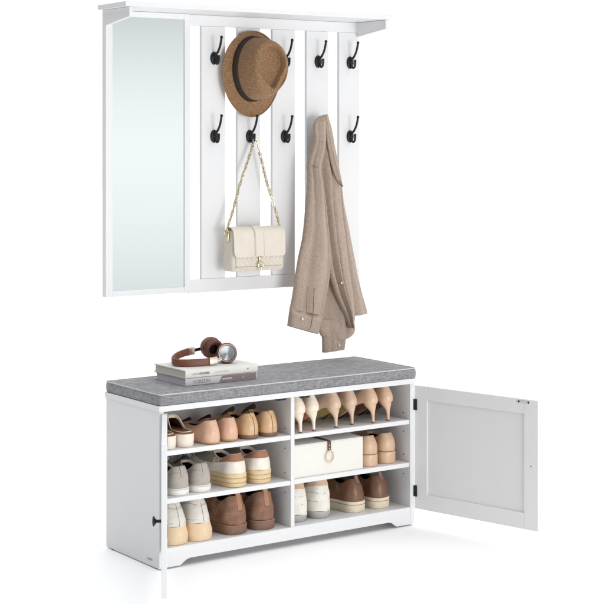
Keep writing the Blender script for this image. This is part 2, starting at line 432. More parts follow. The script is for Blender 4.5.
# ================================================================== HANDBAG
bag = thing('handbag', 'small cream leather flap bag hanging by a chain strap from a lower hook', 'handbag', (.535, .283, .866), 0)
bw, bd, bh = .106, .031, .140
def rbox_loop(hw, hd, z, r=.012):
    out = []
    for cx, cy, a0 in ((hw-r, hd-r, 0), (-hw+r, hd-r, 90), (-hw+r, -hd+r, 180), (hw-r, -hd+r, 270)):
        for k in range(6): a = math.radians(a0+18*k); out.append((cx+r*math.cos(a), cy+r*math.sin(a), z))
    return out
bm = bmesh.new()
loft(bm, [rbox_loop(bw-.006, bd-.004, 0), rbox_loop(bw-.001, bd, .005), rbox_loop(bw, bd, .03), rbox_loop(bw-.003, bd-.004, .10), rbox_loop(bw-.006, bd-.007, .132), rbox_loop(bw-.014, bd-.014, bh)], True, True, True)
obj('bag_body', bm, BAGL, bag, True, 45)
# flap: sheet wrapping over the top and down the front
def sheet(bm, xa, xb, path, th, nx=14, corner=0):
    """path of (y,z) swept across x; lower corners rounded when corner > 0"""
    n = len(path); F = []; Bk = []
    for j, (y, z) in enumerate(path):
        a = path[max(j-1, 0)]; b = path[min(j+1, n-1)]
        d = Vector((b[0]-a[0], b[1]-a[1])).normalized(); nn = Vector((-d.y, d.x))*-1
        rowf = []; rowb = []
        zlow = path[-1][1]
        for i in range(nx+1):
            s = i/nx; x = xa+(xb-xa)*s; zz = z
            if corner and z-zlow < corner:
                q = min(x-xa, xb-x)
                if q < corner:
                    lim = corner-math.sqrt(max(0, corner**2-(corner-q)**2)); zz = max(z, zlow+lim)
            rowf.append((x, y, zz)); rowb.append((x, y-nn.x*th*-1, zz-nn.y*th*-1))
        F.append(rowf); Bk.append(rowb)
    loops = [F[j]+Bk[j][::-1] for j in range(n)]
    loft(bm, loops, True, True, True)
fp = spline([(0, .022, .112), (0, .012, .1395), (0, -.010, .1445), (0, -.028, .134), (0, -.0335, .11), (0, -.0352, .08), (0, -.0362, .058), (0, -.0366, .0475)], 40)
fp = [(p.y, p.z) for p in fp]
bm = bmesh.new(); sheet(bm, -bw+.004, bw-.002, fp, .003, 60, .012); flap = obj('flap', bm, BAGL, bag, True, 60)
bm = bmesh.new(); sheet(bm, -.020, .018, [(y-.0030 if y < 0 else y, z+.0022) for y, z in fp], .0026, 8); obj('centre_band', bm, BAGL, flap, True, 60)
bm = bmesh.new()
for q in (-.0175, .0155, -bw+.0075, bw-.0055):
    add_tube(bm, [(q, y-(.0060 if abs(q) < .03 else .0005), z) for y, z in fp if y < -.02][:-1], .0006, 6)
add_tube(bm, [(-bw+.014, -.0372, .0505), (bw-.014, -.0372, .0505)], .0006, 6)
obj('stitching', bm, PEARL, flap, True)
# quilted front pocket
bm = bmesh.new(); nx, nz = 110, 22; hx, zl, zh = bw-.012, .014, .052
G = []
for i in range(nx+1):
    row = []
    for j in range(nz+1):
        x = -hx+2*hx*i/nx; z = zl+(zh-zl)*j/nz
        q = abs(math.sin((x+z)*PI/.019))*abs(math.sin((x-z)*PI/.019)); e = min(1, min(i, nx-i)/2, min(j, nz-j)/2)
        row.append(bm.verts.new((x, -bd-.0008-(.0022+.0050*q**.6)*e, z)))
    G.append(row)
for i in range(nx):
    for j in range(nz): bm.faces.new((G[i][j], G[i+1][j], G[i+1][j+1], G[i][j+1]))
obj('quilted_pocket', bm, BAGL, bag, True, 80)
bm = bmesh.new(); add_tube(bm, [(-hx, -bd-.003, .0125), (hx, -bd-.003, .0125)], .002, 8); obj('piping', bm, BAGL, bag, True)
# clasp
bm = bmesh.new(); add_box(bm, -.006, .004, -.044, -.0385, .030, .049, .002); add_ball(bm, (-.001, -.0445, .034), .004)
Mc = Matrix.Translation((-.001, -.0435, .019)) @ Matrix.Rotation(PI/2, 4, 'X'); add_torus(bm, Mc, .0095, .0024, 28, 8)
add_torus(bm, Matrix.Translation((-.001, -.0445, .0215)) @ Matrix.Rotation(PI/2, 4, 'X'), .0045, .0016, 20, 8)
add_torus(bm, Matrix.Translation((-.001, -.0435, .006)) @ Matrix.Rotation(PI/2, 4, 'X') @ Matrix.Rotation(.3, 4, 'Z'), .0042, .0016, 16, 8)
obj('clasp', bm, GOLD, bag, True)
for sx_ in (-1, 1):
    bm = bmesh.new(); add_box(bm, sx_*bw-.002, sx_*bw+.002, -.010, .010, .10, .128, .002)
    add_torus(bm, Matrix.Translation((sx_*(bw+.002), 0, .130)) @ Matrix.Rotation(PI/2, 4, 'X'), .0085, .0021, 22, 8)
    obj('strap_ring', bm, GOLD, bag, True)
# chain strap: links alternating, rising to the hook's lower prong
apex = Vector((.557-.535, .3085-.283, 1.3015-.866))
def chain(p0, p1, sag):
    bm = bmesh.new(); bm2 = bmesh.new(); n = int((p1-p0).length/.0078); pts_ = []
    for k in range(n+1):
        t = k/n; p = p0.lerp(p1, t); p.z -= sag*4*t*(1-t); p.x += .002*math.sin(t*9); pts_.append(p)
    for k in range(n+1):
        d = (pts_[min(k+1, n)]-pts_[max(k-1, 0)]).normalized()
        M = Matrix.Translation(pts_[k]) @ d.to_track_quat('X', 'Z').to_matrix().to_4x4() @ Matrix.Rotation((PI/2 if k % 2 else 0)+.45*math.sin(k*1.7), 4, 'X')
        add_torus(bm, M, .0050, .0016, 12, 6, (1.25, .9))
    w1 = []
    for k in range(n*3+1):
        t = k/(n*3); i = min(int(t*n), n-1); p = pts_[i].lerp(pts_[i+1], t*n-i)
        w1.append(p+Vector((.0018*math.cos(k*1.05), .0018*math.sin(k*1.05), 0)))
    add_tube(bm2, w1, .0024, 6)
    return bm, bm2
for sx_ in (-1, 1):
    a, b = chain(Vector((sx_*(bw+.002), 0, .138)), apex+Vector((sx_*.004, 0, 0)), 0)
    o_ = obj('chain_strap', a, GOLD, bag, True); obj('leather_lacing', b, PEARL, o_, True)

# ================================================================== SHIRT
SLEEVE = [(0.7990, 1.3830, 0.8250, 1.3905), (0.7731, 1.3583, 0.821, 1.3585), (0.7675, 1.3033, 0.8146, 1.3033), (0.7526, 1.2621, 0.8038, 1.255), (0.7378, 1.221, 0.7888, 1.2034), (0.7336, 1.1663, 0.7953, 1.1516), (0.7272, 1.0808, 0.8103, 1.0685), (0.7167, 0.9785, 0.8232, 0.9575), (0.6957, 0.8939, 0.8275, 0.8744), (0.6789, 0.8197, 0.8189, 0.8022), (0.6685, 0.759, 0.7995, 0.7308), (0.6623, 0.7288, 0.7931, 0.7002)]
CUFF = [(0.66, 0.7359, 0.7934, 0.7072), (0.6567, 0.7055, 0.7831, 0.6734), (0.6509, 0.6737, 0.7729, 0.638)]
BODY = [(0.8384, 1.1988, 0.8951, 1.1982), (0.8255, 1.0946, 0.9215, 1.0749), (0.8211, 0.973, 0.9391, 0.9514), (0.8125, 0.8518, 0.9568, 0.845), (0.8039, 0.7481, 0.9702, 0.7385), (0.8082, 0.6853, 0.9746, 0.6747), (0.8147, 0.6398, 0.9679, 0.6328)]
TAIL = [(0.8227, 0.6767, 0.9763, 0.6738), (0.8249, 0.6417, 0.9808, 0.6382), (0.8357, 0.6201, 0.9719, 0.6176), (0.8618, 0.6043, 0.9497, 0.605)]
FRONT = [(0.8185, 1.3812, 0.8379, 1.383), (0.8163, 1.3379, 0.8552, 1.345), (0.8034, 1.2687, 0.8726, 1.2684), (0.7949, 1.1996, 0.8923, 1.1916), (0.8077, 1.0957, 0.9032, 1.0762), (0.8206, 0.9742, 0.9208, 0.9533), (0.8422, 0.8798, 0.934, 0.8547), (0.8726, 0.7809, 0.9494, 0.7698), (0.912, 0.7019, 0.9583, 0.692), (0.9406, 0.644, 0.9539, 0.6431)]
FLAP = [(0.8480, 1.3690, 0.8560, 1.3690), (0.8574, 1.3207, 0.8814, 1.3137), (0.8661, 1.2683, 0.8967, 1.2541), (0.8836, 1.1876, 0.9187, 1.1872), (0.8811, 1.0752, 0.939, 1.0743), (0.8799, 0.9555, 0.9719, 0.9533), (0.8931, 0.846, 0.9987, 0.8354), (0.9119, 0.7752, 1.0189, 0.767), (0.9208, 0.7219, 1.0391, 0.7125), (0.9297, 0.6773, 1.0459, 0.6854)]
UNDER = [(0.8261, 0.6708, 0.953, 0.6624), (0.8347, 0.6354, 0.9441, 0.6279), (0.8391, 0.6073, 0.9397, 0.6035), (0.8391, 0.5627, 0.9344, 0.5667)]
LAPEL = [(0.8166, 1.3900, 0.8300, 1.3925), (0.8232, 1.3032, 0.8534, 1.2963), (0.8361, 1.234, 0.8708, 1.2199), (0.8577, 1.1783, 0.886, 1.1571), (0.8795, 1.1502, 0.8882, 1.1397)]
SB = Vector((.86, .29, .565))
shirt = thing('linen_shirt', 'taupe linen long sleeved shirt hanging from the fourth lower hook', 'shirt', SB)
def cloth(name, secs, yc, th, folds, seed, rows=70, cols=64, wr=.004, parent=shirt, y_top=None, hem=True, m=LINEN):
    A = spline([(s[0], 0, s[1]) for s in secs], rows); B = spline([(s[2], 0, s[3]) for s in secs], rows)
    loops = []
    for i in range(rows+1):
        t = i/rows; a, b = A[i], B[i]; L = []
        yy = yc if y_top is None else y_top+(yc-y_top)*min(1, t*2.2)**.7
        gw = min(1, .25+t*1.6); wth = th*(.45+.55*min(1, t*3))
        for k in range(cols):
            q = k/cols*2; fr = q <= 1; s = q if fr else 2-q
            ss = .5-.5*math.cos(PI*s)
            p = a.lerp(b, ss); env = math.sin(PI*s)
            f = 0
            for (c0, c1, wd, am) in folds:
                c = c0+(c1-c0)*t; f += 1.45*am*math.exp(-((ss-c)/wd)**2)
            f *= gw
            y = (-wth*env**.55+f*env**.4) if fr else (wth*.55*env**.55+f*.5*env)
            nz_ = noise.noise((p.x*16+seed, p.z*7, seed*3))*wr+noise.noise((p.x*45+seed, p.z*28, seed))*wr*.35+noise.noise(((p.x+p.z*.5)*13, (p.z*.8-p.x)*9, seed+9))*wr*2.2+noise.noise(((p.x-p.z*.35)*34, (p.z+p.x)*12, seed+5))*wr*.5
            L.append(Vector((p.x+.0016*noise.noise((p.z*22, seed, .3))*(1 if s > .5 else -1)*(1-env), yy+y+nz_*env**.5, p.z))-SB)
        loops.append(L)
    if hem:
        cen = sum(loops[-1], Vector())/cols
        loops.append([p.lerp(Vector((p.x, cen.y, p.z)), .35)+Vector((0, 0, .001)) for p in loops[-1]])
        loops.append([p.lerp(Vector((p.x, cen.y, p.z)), .7)+Vector((0, 0, .012)) for p in loops[-1]])
    bm = bmesh.new(); loft(bm, loops, True, True, True)
    return obj(name, bm, m, parent, True, 75)
cloth('sleeve', SLEEVE, .249, .024, [(.22, .34, .06, .007), (.60, .56, .14, -.007), (.86, .90, .06, .008)], 1.3, y_top=.272, wr=.003)
cuf = cloth('cuff', CUFF, .2475, .0285, [(.47, .47, .03, .003)], 2.1, rows=16, wr=.001)
cloth('front_panel', FRONT, .283, .018, [(.15, .30, .07, .012), (.62, .50, .05, .007), (.42, .42, .06, -.006)], 4.2, y_top=.272, wr=.003)
cloth('shirt_body', BODY, .312, .016, [(.35, .25, .12, .010), (.72, .66, .10, -.008)], 7.2, rows=50, wr=.003)
cloth('shirt_tail', TAIL, .306, .018, [(.25, .3, .08, .006), (.75, .7, .08, .006)], 3.7, rows=24, wr=.002)
cloth('back_flap', FLAP, .318, .016, [(.35, .30, .14, .010), (.75, .70, .10, -.004)], 6.4, y_top=.300, wr=.003)
cloth('sleeve', UNDER, .306, .016, [(.3, .3, .06, .004), (.72, .72, .02, .004)], 8.8, rows=24, wr=.002)
cloth('collar', LAPEL, .256, .008, [(.35, .6, .10, -.003)], 5.5, rows=40, y_top=.262, wr=.0015)
# sleeve placket and seams
bm = bmesh.new()
add_tube(bm, spline([Vector(p)-SB for p in ((.7405, .2175, .800), (.736, .2155, .76), (.733, .2145, .715), (.7265, .2175, .672), (.716, .2190, .657))], 24), .0009, 6)
add_tube(bm, spline([Vector(p)-SB for p in ((.7165, .2240, .806), (.711, .2220, .76), (.706, .2170, .722))], 14), .0007, 6)
seam_m = mat('dark_seam_thread', (.16, .115, .09), .9)  # seam lines drawn in a darker thread colour
obj('placket_seam', bm, seam_m, shirt, True); bm = bmesh.new()
add_tube(bm, spline([Vector(p)-SB for p in ((.738, .246, 1.219), (.750, .228, 1.213), (.770, .227, 1.206), (.788, .246, 1.2035))], 14), .0009, 6)
obj('shoulder_seam', bm, seam_m, shirt, True)
for p, r_ in (((.690, .2170, .6975), .0042), ((.9005, .2880, .5850), .0038), ((.8905, .2620, .806), .0036)):
    bm = bmesh.new(); add_lathe(bm, [(.8*r_, 0), (r_, .0006), (r_, .0018), (.75*r_, .0022), (.7*r_, .0017)], Matrix.Translation(Vector(p)-SB) @ Matrix.Rotation(PI/2, 4, 'X'), 18); obj('button', bm, BTN, shirt, True)

# ================================================================== BOOKS
BT = cz+.0376
def book(name, label, x0, x1, y0, y1, z0, hgt, mc, mp, rz):
    cx, cy = (x0+x1)/2, (y0+y1)/2
    t = thing(name, label, 'book', (cx, cy, z0), rz, 'books stacked on the cushion')
    hx, hy = (x1-x0)/2, (y1-y0)/2; T = .0026
    bx('page_block', -hx+.003, hx-.003, -hy+.004, hy-.005, T+.0002, hgt-T-.0002, mp, t, 0)
    bm = bmesh.new()
    # cover: boards and rounded spine as one bent profile (spine on the -y side)
    prof = [(hy, 0), (-hy+.003, 0), (-hy+.001, .0008), (-hy, .003), (-hy, hgt-.003), (-hy+.001, hgt-.0008), (-hy+.003, hgt), (hy, hgt), (hy, hgt-T), (-hy+.0042, hgt-T), (-hy+.003, hgt-T-.001), (-hy+.003, T+.001), (-hy+.0042, T), (hy, T)]
    loft(bm, [[(x, y, z) for y, z in prof] for x in (-hx, hx)], True, True, True)
    c = obj('cover', bm, mc, t, True, 35)
    return t, c, hx, hy
b1, c1, hx, hy = book('book', 'grey book with a dark mauve spine block, lower in the stack under the cream book', .1395, .4085, .076, .262, BT, .0243, COVER2, PAGES2, 0)
Ms = lambda x, z: Matrix(((1, 0, 0, x), (0, 0, -1, -hy-.0002), (0, 1, 0, z), (0, 0, 0, 1)))
bm = bmesh.new()
v = [bm.verts.new(p) for p in ((-.010, -hy-.0004, .002), (hx-.004, -hy-.0004, .002), (hx-.004, -hy-.0004, .0222), (.001, -hy-.0004, .0222), (-.004, -hy-.0004, .012))]
bm.faces.new(v); r = bmesh.ops.extrude_face_region(bm, geom=bm.faces[:]); bmesh.ops.translate(bm, verts=[q for q in r['geom'] if isinstance(q, bmesh.types.BMVert)], vec=(0, .0006, 0))
obj('spine_block', bm, MAUVE, c1)
text('spine_title', 'HORSON', .0165, Ms(-hx+.026, .006), INK, c1, .0002, .95)
text('spine_subtitle', 'GARDENS', .0066, Matrix.Translation((0, -.0005, 0)) @ Ms(.002, .0095), INKL, c1, .0002, 1.25, .0001)
text('spine_small_print', 'A', .006, Matrix.Translation((0, -.0005, 0)) @ Ms(hx-.055, .010), INKL, c1, .0002)
b2, c2, hx, hy = book('book', 'cream book with grey spine lettering, on top under the headphones', .1385, .4100, .074, .268, BT+.0246, .0246, COVER, PAGES, 0)
text('spine_title', 'LADY', .0082, Ms(-hx+.022, .0088), INK, c2, .0002, 1.25)
text('spine_title', 'HOUSES', .0088, Ms(-hx+.048, .0086), mat('grey_bold_ink', (.22, .22, .23), .6), c2, .0002, 1.25, .0006)
text('spine_subtitle', 'LA VIE EN ROSE', .0072, Ms(-hx+.108, .0092), mat('pale_grey_ink', (.42, .42, .43), .6), c2, .0002, 1.05)
bm = bmesh.new(); add_lathe(bm, [(.0026, 0), (.0026, .0005)], Matrix.Translation((hx-.038, -hy, .0125)) @ Matrix.Rotation(PI/2, 4, 'X'), 18)
obj('spine_emblem', bm, INK, c2)

# ================================================================== HEADPHONES
HZ = BT+.0246+.0248
hp = thing('headphones', 'brown leather over-ear headphones with silver discs lying on the books', 'headphones', (.25, .17, HZ))
HO = Vector((.25, .17, HZ))
def band_strip(path, hw, th):
    loops = []; n = len(path)
    for i, p in enumerate(path):
        d = (path[min(i+1, n-1)]-path[max(i-1, 0)]).normalized(); up = Vector((.0, .10, 1)).normalized(); s = d.cross(up).normalized()
        L = []
        for k in range(20):
            a = 2*PI*k/20; ca, sa = math.cos(a), math.sin(a)
            L.append(p+up*hw*math.copysign(abs(sa)**.5, sa)+s*th*math.copysign(abs(ca)**.7, ca))
        loops.append(L)
    bm = bmesh.new(); loft(bm, loops, True, True, True); return bm
full = spline([Vector(p)-HO for p in ((.262, .121, HZ+.0135), (.225, .128, HZ+.0125), (.186, .144, HZ+.012), (.164, .168, HZ+.012), (.166, .196, HZ+.015), (.190, .220, HZ+.022), (.225, .238, HZ+.028), (.258, .246, HZ+.032))], 60)
hb = obj('headband', band_strip(full, .0118, .0048), CBROWN, hp, True, 60)
e1 = [Vector(p)-HO for p in ((.256, .1205, HZ+.0137), (.268, .119, HZ+.0145), (.282, .118, HZ+.016))]
obj('band_end', band_strip(spline(e1, 8), .0128, .0056), BRONZE, hp, True, 60)
e2 = [Vector(p)-HO for p in ((.252, .2445, HZ+.0315), (.264, .246, HZ+.0325), (.276, .246, HZ+.034))]
obj('band_end', band_strip(spline(e2, 8), .0128, .0056), BRONZE, hp, True, 60)
a1 = [Vector(p)-HO for p in ((.280, .118, HZ+.016), (.292, .119, HZ+.017), (.303, .123, HZ+.0185))]
obj('slider_arm', band_strip(spline(a1, 8), .0055, .0016), SILVER, hp, True, 60)
a2 = [Vector(p)-HO for p in ((.274, .246, HZ+.034), (.290, .246, HZ+.036), (.306, .243, HZ+.038))]
obj('slider_arm', band_strip(spline(a2, 8), .0052, .002), BLACK, hp, True, 60)
def cup(c, ax, R, disc):
    q = Vector(ax).normalized().to_track_quat('Z', 'Y').to_matrix().to_4x4(); M = Matrix.Translation(Vector(c)-HO) @ q
    bm = bmesh.new(); add_lathe(bm, [(R*.80, -.018), (R*.99, -.016), (R*1.03, -.006), (R*.99, .004), (R*.93, .0085), (R*.86, .0105), (R*.80, .0108)], M, 48)
    o = obj('ear_cup', bm, CBROWN, hp, True, 50)
    bm = bmesh.new()
    add_torus(bm, M @ Matrix.Translation((0, 0, -.025)), R*.72, R*.27, 44, 14); obj('ear_pad', bm, CPAD, o, True)
    bm = bmesh.new(); add_lathe(bm, [(R*.36, -.021), (R*.55, -.0215), (R*.4, -.0205)], M, 30); obj('speaker_cloth', bm, BLACK, o, True)
    if disc:
        bm = bmesh.new(); loft(bm, [[M @ Vector((r*math.cos(2*PI*k/56), r*math.sin(2*PI*k/56), z)) for k in range(56)] for r, z in ((R*.86, .0095), (R*.90, .0122), (R*.86, .0138), (R*.79, .0135), (R*.78, .0100))]); obj('disc_rim', bm, BRONZE, o, True, 30)
        m = SPUN
        bm = bmesh.new(); add_lathe(bm, [(R*.75, .0118), (R*.74, .0128), (R*.4, .0122), (R*.10, .0119), (R*.02, .0119)], M, 64); dd = obj('silver_disc', bm, m, o, True, 30)
SPUN = mat('spun_silver', (.50, .53, .55), .36, metal=1.)
_b = SPUN.node_tree.nodes['Principled BSDF']; _b.inputs['Anisotropic'].default_value = .85
cup((.334, .138, HZ+.0330), (-.46, -.86, .13), .0325, True)
cup((.326, .226, HZ+.0440), (.10, .97, .20), .0340, True)

# ================================================================== STORAGE BOX
bz = .1985+.0148
box = thing('storage_box', 'ivory cloth covered storage box with leather tab and rope ring handle', 'box', (.510, .016, bz+.0003))
bxw, bxd, bxh = .283, .285, .106
bx('box_body', 0, bxw, 0, bxd, 0, bxh-.0032, BOXC, box, .0015)
bx('lid', -.0002, bxw+.0002, -.0004, bxd+.001, bxh-.0030, bxh, BOXC, box, .0012)
bm = bmesh.new()
tab = spline([(0, .13, bxh+.001), (0, .02, bxh+.0012), (0, -.002, bxh-.001), (0, -.0035, bxh-.008), (0, -.0035, bxh-.030)], 30)
sheet(bm, .135, .147, [(p.y, p.z) for p in tab], .0016, 4); obj('leather_tab', bm, DLEATHER, box, True, 50)
bm = bmesh.new(); add_torus(bm, Matrix.Translation((.1415, -.0065, bxh-.049)) @ Matrix.Rotation(PI/2, 4, 'X'), .0165, .0021, 40, 8, (.95, 1.12)); obj('ring_handle', bm, ROPE, box, True)
for q in (.013, .024): bm = bmesh.new(); add_ball(bm, (.141, -.0052, bxh-q), .0024, (1, .6, 1)); obj('rivet', bm, GOLD, box, True)

# ================================================================== SHOES
def sm(a, b, x): t = max(0, min(1, (x-a)/(b-a))); return t*t*(3-2*t)
NS = 56
def halfw(u, heelw, W, toe=2.3, pt=.62):
    w_ = heelw+(W-heelw)*sm(.15, .66, u)
    if u < .13: w_ *= max(0, 1-((.13-u)/.13)**2.2)**.5
    if u > pt: w_ *= max(0, 1-((u-pt)/(1-pt))**toe)**.55
    return w_
class Shoe:
    def __init__(s, p, side):
        s.p = p; s.side = side
        s.L = p['L']; s.lift = p.get('lift', 0)
    def zbase(s, u):
        return s.lift*(1-sm(.16, .74, u))
    def F(s, i, grow=0.):
        p = s.p; a = 2*PI*i/NS; u = .5-.5*math.cos(a); sg = 1 if math.sin(a) >= 0 else -1
        hw_ = halfw(u, p['hw'], p['W'], p.get('toe', 2.3), p.get('pt', .62))*(1+grow/p['W'])
        if i in (0, NS//2): hw_ = 0
        x = sg*hw_+s.side*.006*math.sin(PI*min(1, max(0, (u-.3)/.7)))*(1)
        y = u*s.L+(u-.5)*2*grow
        return Vector((x, y, s.zbase(u)))
    def O(s, i, inset=0., dz=0.):
        p = s.p; a = 2*PI*i/NS; u = .5-.5*math.cos(a)
        y0, y1 = p['o0']+inset, p['o1']*s.L-inset; y = y0+(y1-y0)*u
        x = math.copysign(abs(math.sin(a))**.62, math.sin(a))*(p['ow']-inset)*(1-.12*u)
        if i in (0, NS//2): x = 0
        z = (p['h0']*(1-sm(.04, .46, u))+p['hs']*sm(.04, .46, u))*(1-sm(.5, 1, u))+p['hf']*sm(.5, 1, u)
        return Vector((x, y, z+dz))
    def surf(s, i, t, off=0.):
        p = s.p; f = s.F(i)+Vector((0, 0, p['ts'])); o = s.O(i)
        h = max(.002, o.z-f.z); d = Vector((f.x-o.x, f.y-o.y, 0)); out = Vector((f.x, f.y-s.L*.42, 0)); out = out.normalized() if out.length > 0 else out
        c1 = f+Vector((0, 0, h*p.get('k1', .5)))+out*p.get('bul', .004)
        c2 = o+d*p.get('k2', .30)-Vector((0, 0, h*p.get('k3', .16)))+out*p.get('bul2', .001)
        q = 1-t; P = f*q**3+c1*3*q*q*t+c2*3*q*t*t+o*t**3
        return P+out*off
def shoe(name, label, loc, rz, p, side, group):
    t = thing(name, label, 'shoe', loc, rz, group); s = Shoe(p, side); ts = p['ts']
    # sole
    bm = bmesh.new(); g_ = p.get('sg', .002)
    def SL(z, g2): return [s.F(i, g2)+Vector((0, 0, z)) for i in range(NS)]
    if ts > .003:
        sl = [SL(0, g_-.003-p.get('taper', 0)), SL(.0015, g_-.001-p.get('taper', 0)), SL(ts*.5, g_-p.get('taper', 0)*.4+p.get('sb', 0)), SL(ts-.002, g_), SL(ts, g_-.0012), SL(ts+.0004, -.006)]
    else: sl = [SL(0, -.007), SL(ts*.5, -.0065), SL(ts, -.007)]
    loft(bm, sl, True, True, True); so = obj('sole', bm, p['msole'], t, True, 50)
    if p.get('grooves'):
        bm = bmesh.new()
        for zz in p['grooves']:
            lp = [s.F(i, g_+.0003-p.get('taper', 0)*(1-zz/ts)*.6+p.get('sb', 0)*.7)+Vector((0, 0, zz)) for i in range(NS)]; lp.append(lp[0])
            add_tube(bm, lp, .0010, 6, False)
        obj('sole_line', bm, p.get('mgroove', p['msole']), so, True)
    # upper (in bands)
    T_ = 18; cuts = [0]+[c[0] for c in p.get('bands', [])]+[1.0]; ms = [p['mup']]+[c[1] for c in p.get('bands', [])]
    nm = ['upper', p.get('bname', 'collar'), 'collar']
    for b_ in range(len(ms)):
        a, b = cuts[b_], cuts[b_+1]; n = max(3, int(T_*(b-a)+1)); bm = bmesh.new()
        rows = [[s.surf(i, a+(b-a)*k/n, .0009 if b_ % 2 else 0) for i in range(NS)] for k in range(n+1)]
        if b_ % 2: rows = [[s.surf(i, a+.004, -.0004) for i in range(NS)]]+rows
        for L in rows:
            for v_ in L: v_ += Vector((noise.noise(v_*38+Vector((loc[0]*9, 0, 0))), noise.noise(v_*38+Vector((5, loc[0]*9, 0))), noise.noise(v_*30+Vector((0, 9, loc[0]))) ))*p.get('wr', .0009)
        loft(bm, rows)
        if b_ == 1 and 'front' in p:      # the eyestay is cut from another leather than the heel collar
            b2_ = bm.copy(); yc_ = p['front'][0]*s.L
            bmesh.ops.delete(bm, geom=[f for f in bm.faces if f.calc_center_median().y > yc_], context='FACES')
            bmesh.ops.delete(b2_, geom=[f for f in b2_.faces if f.calc_center_median().y <= yc_], context='FACES')
            obj('eyestay', b2_, p['front'][1], t, True, 60)
        obj(nm[b_], bm, ms[b_], t, True, 60)
    # rim + lining + insole
    bm = bmesh.new(); th = p.get('th', .003)
    loft(bm, [[s.O(i) for i in range(NS)], [s.O(i, th*.5, th*.35) for i in range(NS)], [s.O(i, th, 0) for i in range(NS)], [s.O(i, th, -.008) for i in range(NS)]])
    obj('rim', bm, p.get('mrim', ms[-1]), t, True, 70)
    bm = bmesh.new()
    def inn(i, k):
        o = s.O(i, th+.0002, -.004); f = s.F(i, -.006)+Vector((0, 0, ts+.003)); f.y = min(f.y, s.L*.9)
        return o.lerp(f, k)
    loft(bm, [[inn(i, k) for i in range(NS)] for k in (0, .25, .5, .75, 1)], True, False, True); obj('lining', bm, p['mlin'], t, True, 70)
    if 'tab' in p:   # pull tab at the heel
        w_, za, zb, y_off = p['tab']; bm = bmesh.new()
        pa = [s.surf(0, k, .0) for k in (za, (za+1)/2, 1)]
        pth = [(v_.y-.0022, v_.z) for v_ in pa]+[(pa[-1].y-.001, pa[-1].z+zb*.6), (pa[-1].y+.0015, pa[-1].z+zb), (pa[-1].y+.004, pa[-1].z+zb*.6), (pa[-1].y+.0045, pa[-1].z-.008)]
        q = spline([(0, a, b) for a, b in pth], 22)
        sheet(bm, -w_, w_, [(v_.y, v_.z) for v_ in q], .0016, 6); obj('pull_tab', bm, p.get('mtab', ms[-1]), t, True, 60)
    if 'seam' in p:
        bm = bmesh.new(); add_tube(bm, [s.surf(0, k/10, .0004) for k in range(11)], .0009, 6); obj('heel_seam', bm, p['seam'], t, True)
    if 'tongue' in p:
        hh, mt = p['tongue']; bm = bmesh.new(); y1 = p['o1']*s.L; L = []
        for k in range(10):
            f = k/9; zc = p['hf']-.008+(hh)*f; yc = y1+.012-.034*f; L.append([])
            for j in range(24):
                a = 2*PI*j/24; L[-1].append(Vector((p['ow']*(.85+.12*f)*(1-.75*f**4)*math.cos(a), yc+.0035*math.sin(a)-.010*math.cos(a)**2*-1, zc+.006*math.cos(a)**2*-1)))
        loft(bm, L, True, True, True); obj('tongue', bm, mt, t, True, 60)
    if 'lace' in p:
        bm = bmesh.new(); y1 = p['o1']*s.L
        for k in range(4):
            zz = p['hf']+.006-k*.009; yy = y1-.002+k*.016
            for r_ in (-1, 1):
                add_tube(bm, spline([(-p['ow']*.75, yy+.004*r_, zz-.006), (0, yy-.004*r_-.003, zz+.004), (p['ow']*.75, yy+.004*r_, zz-.006)], 10), .0022, 6)
        for r_ in (-1, 1):   # bow
            add_tube(bm, spline([(0, y1-.008, p['hf']+.012), (r_*.014, y1-.012, p['hf']+.024), (r_*.030, y1-.010, p['hf']+.014), (r_*.018, y1-.012, p['hf']+.004), (0, y1-.008, p['hf']+.010)], 20), .002, 6)
        obj('laces', bm, p['lace'], t, True)
    if 'stitch' in p:
        bm = bmesh.new(); mm = p['stitch'][0]
        for (u0, t0, u1, t1, bw_) in p['stitch'][1]:
            for sd in (-1, 1):
                P_ = []
                for k in range(15):
                    q = k/14; u_ = u0+(u1-u0)*q; t_ = t0+(t1-t0)*q+bw_*math.sin(PI*q)
                    fi = math.acos(1-2*min(1, max(0, u_)))/(2*PI)*NS; i0 = int(fi); fr = fi-i0
                    ia, ib = (i0, i0+1) if sd > 0 else ((NS-i0) % NS, (NS-i0-1) % NS)
                    v_ = s.surf(ia % NS, t_, .0007).lerp(s.surf(ib % NS, t_, .0007), fr)
                    v_ += Vector((noise.noise(v_*38+Vector((loc[0]*9, 0, 0))), noise.noise(v_*38+Vector((5, loc[0]*9, 0))), noise.noise(v_*30+Vector((0, 9, loc[0])))))*p.get('wr', .0009)
                    P_.append(v_)
                add_tube(bm, P_, p['stitch'][2], 6)
        obj(p.get('stname', 'stitching'), bm, mm, t, True)
    if 'straps' in p:
        bm = bmesh.new(); i0 = p['straps'][0]
        lp = [s.O(i % NS, .0005, .0012) for i in range(NS+1)]; add_tube(bm, lp, .0015, 6, False); obj('trim_edge', bm, p['straps'][1], t, True)
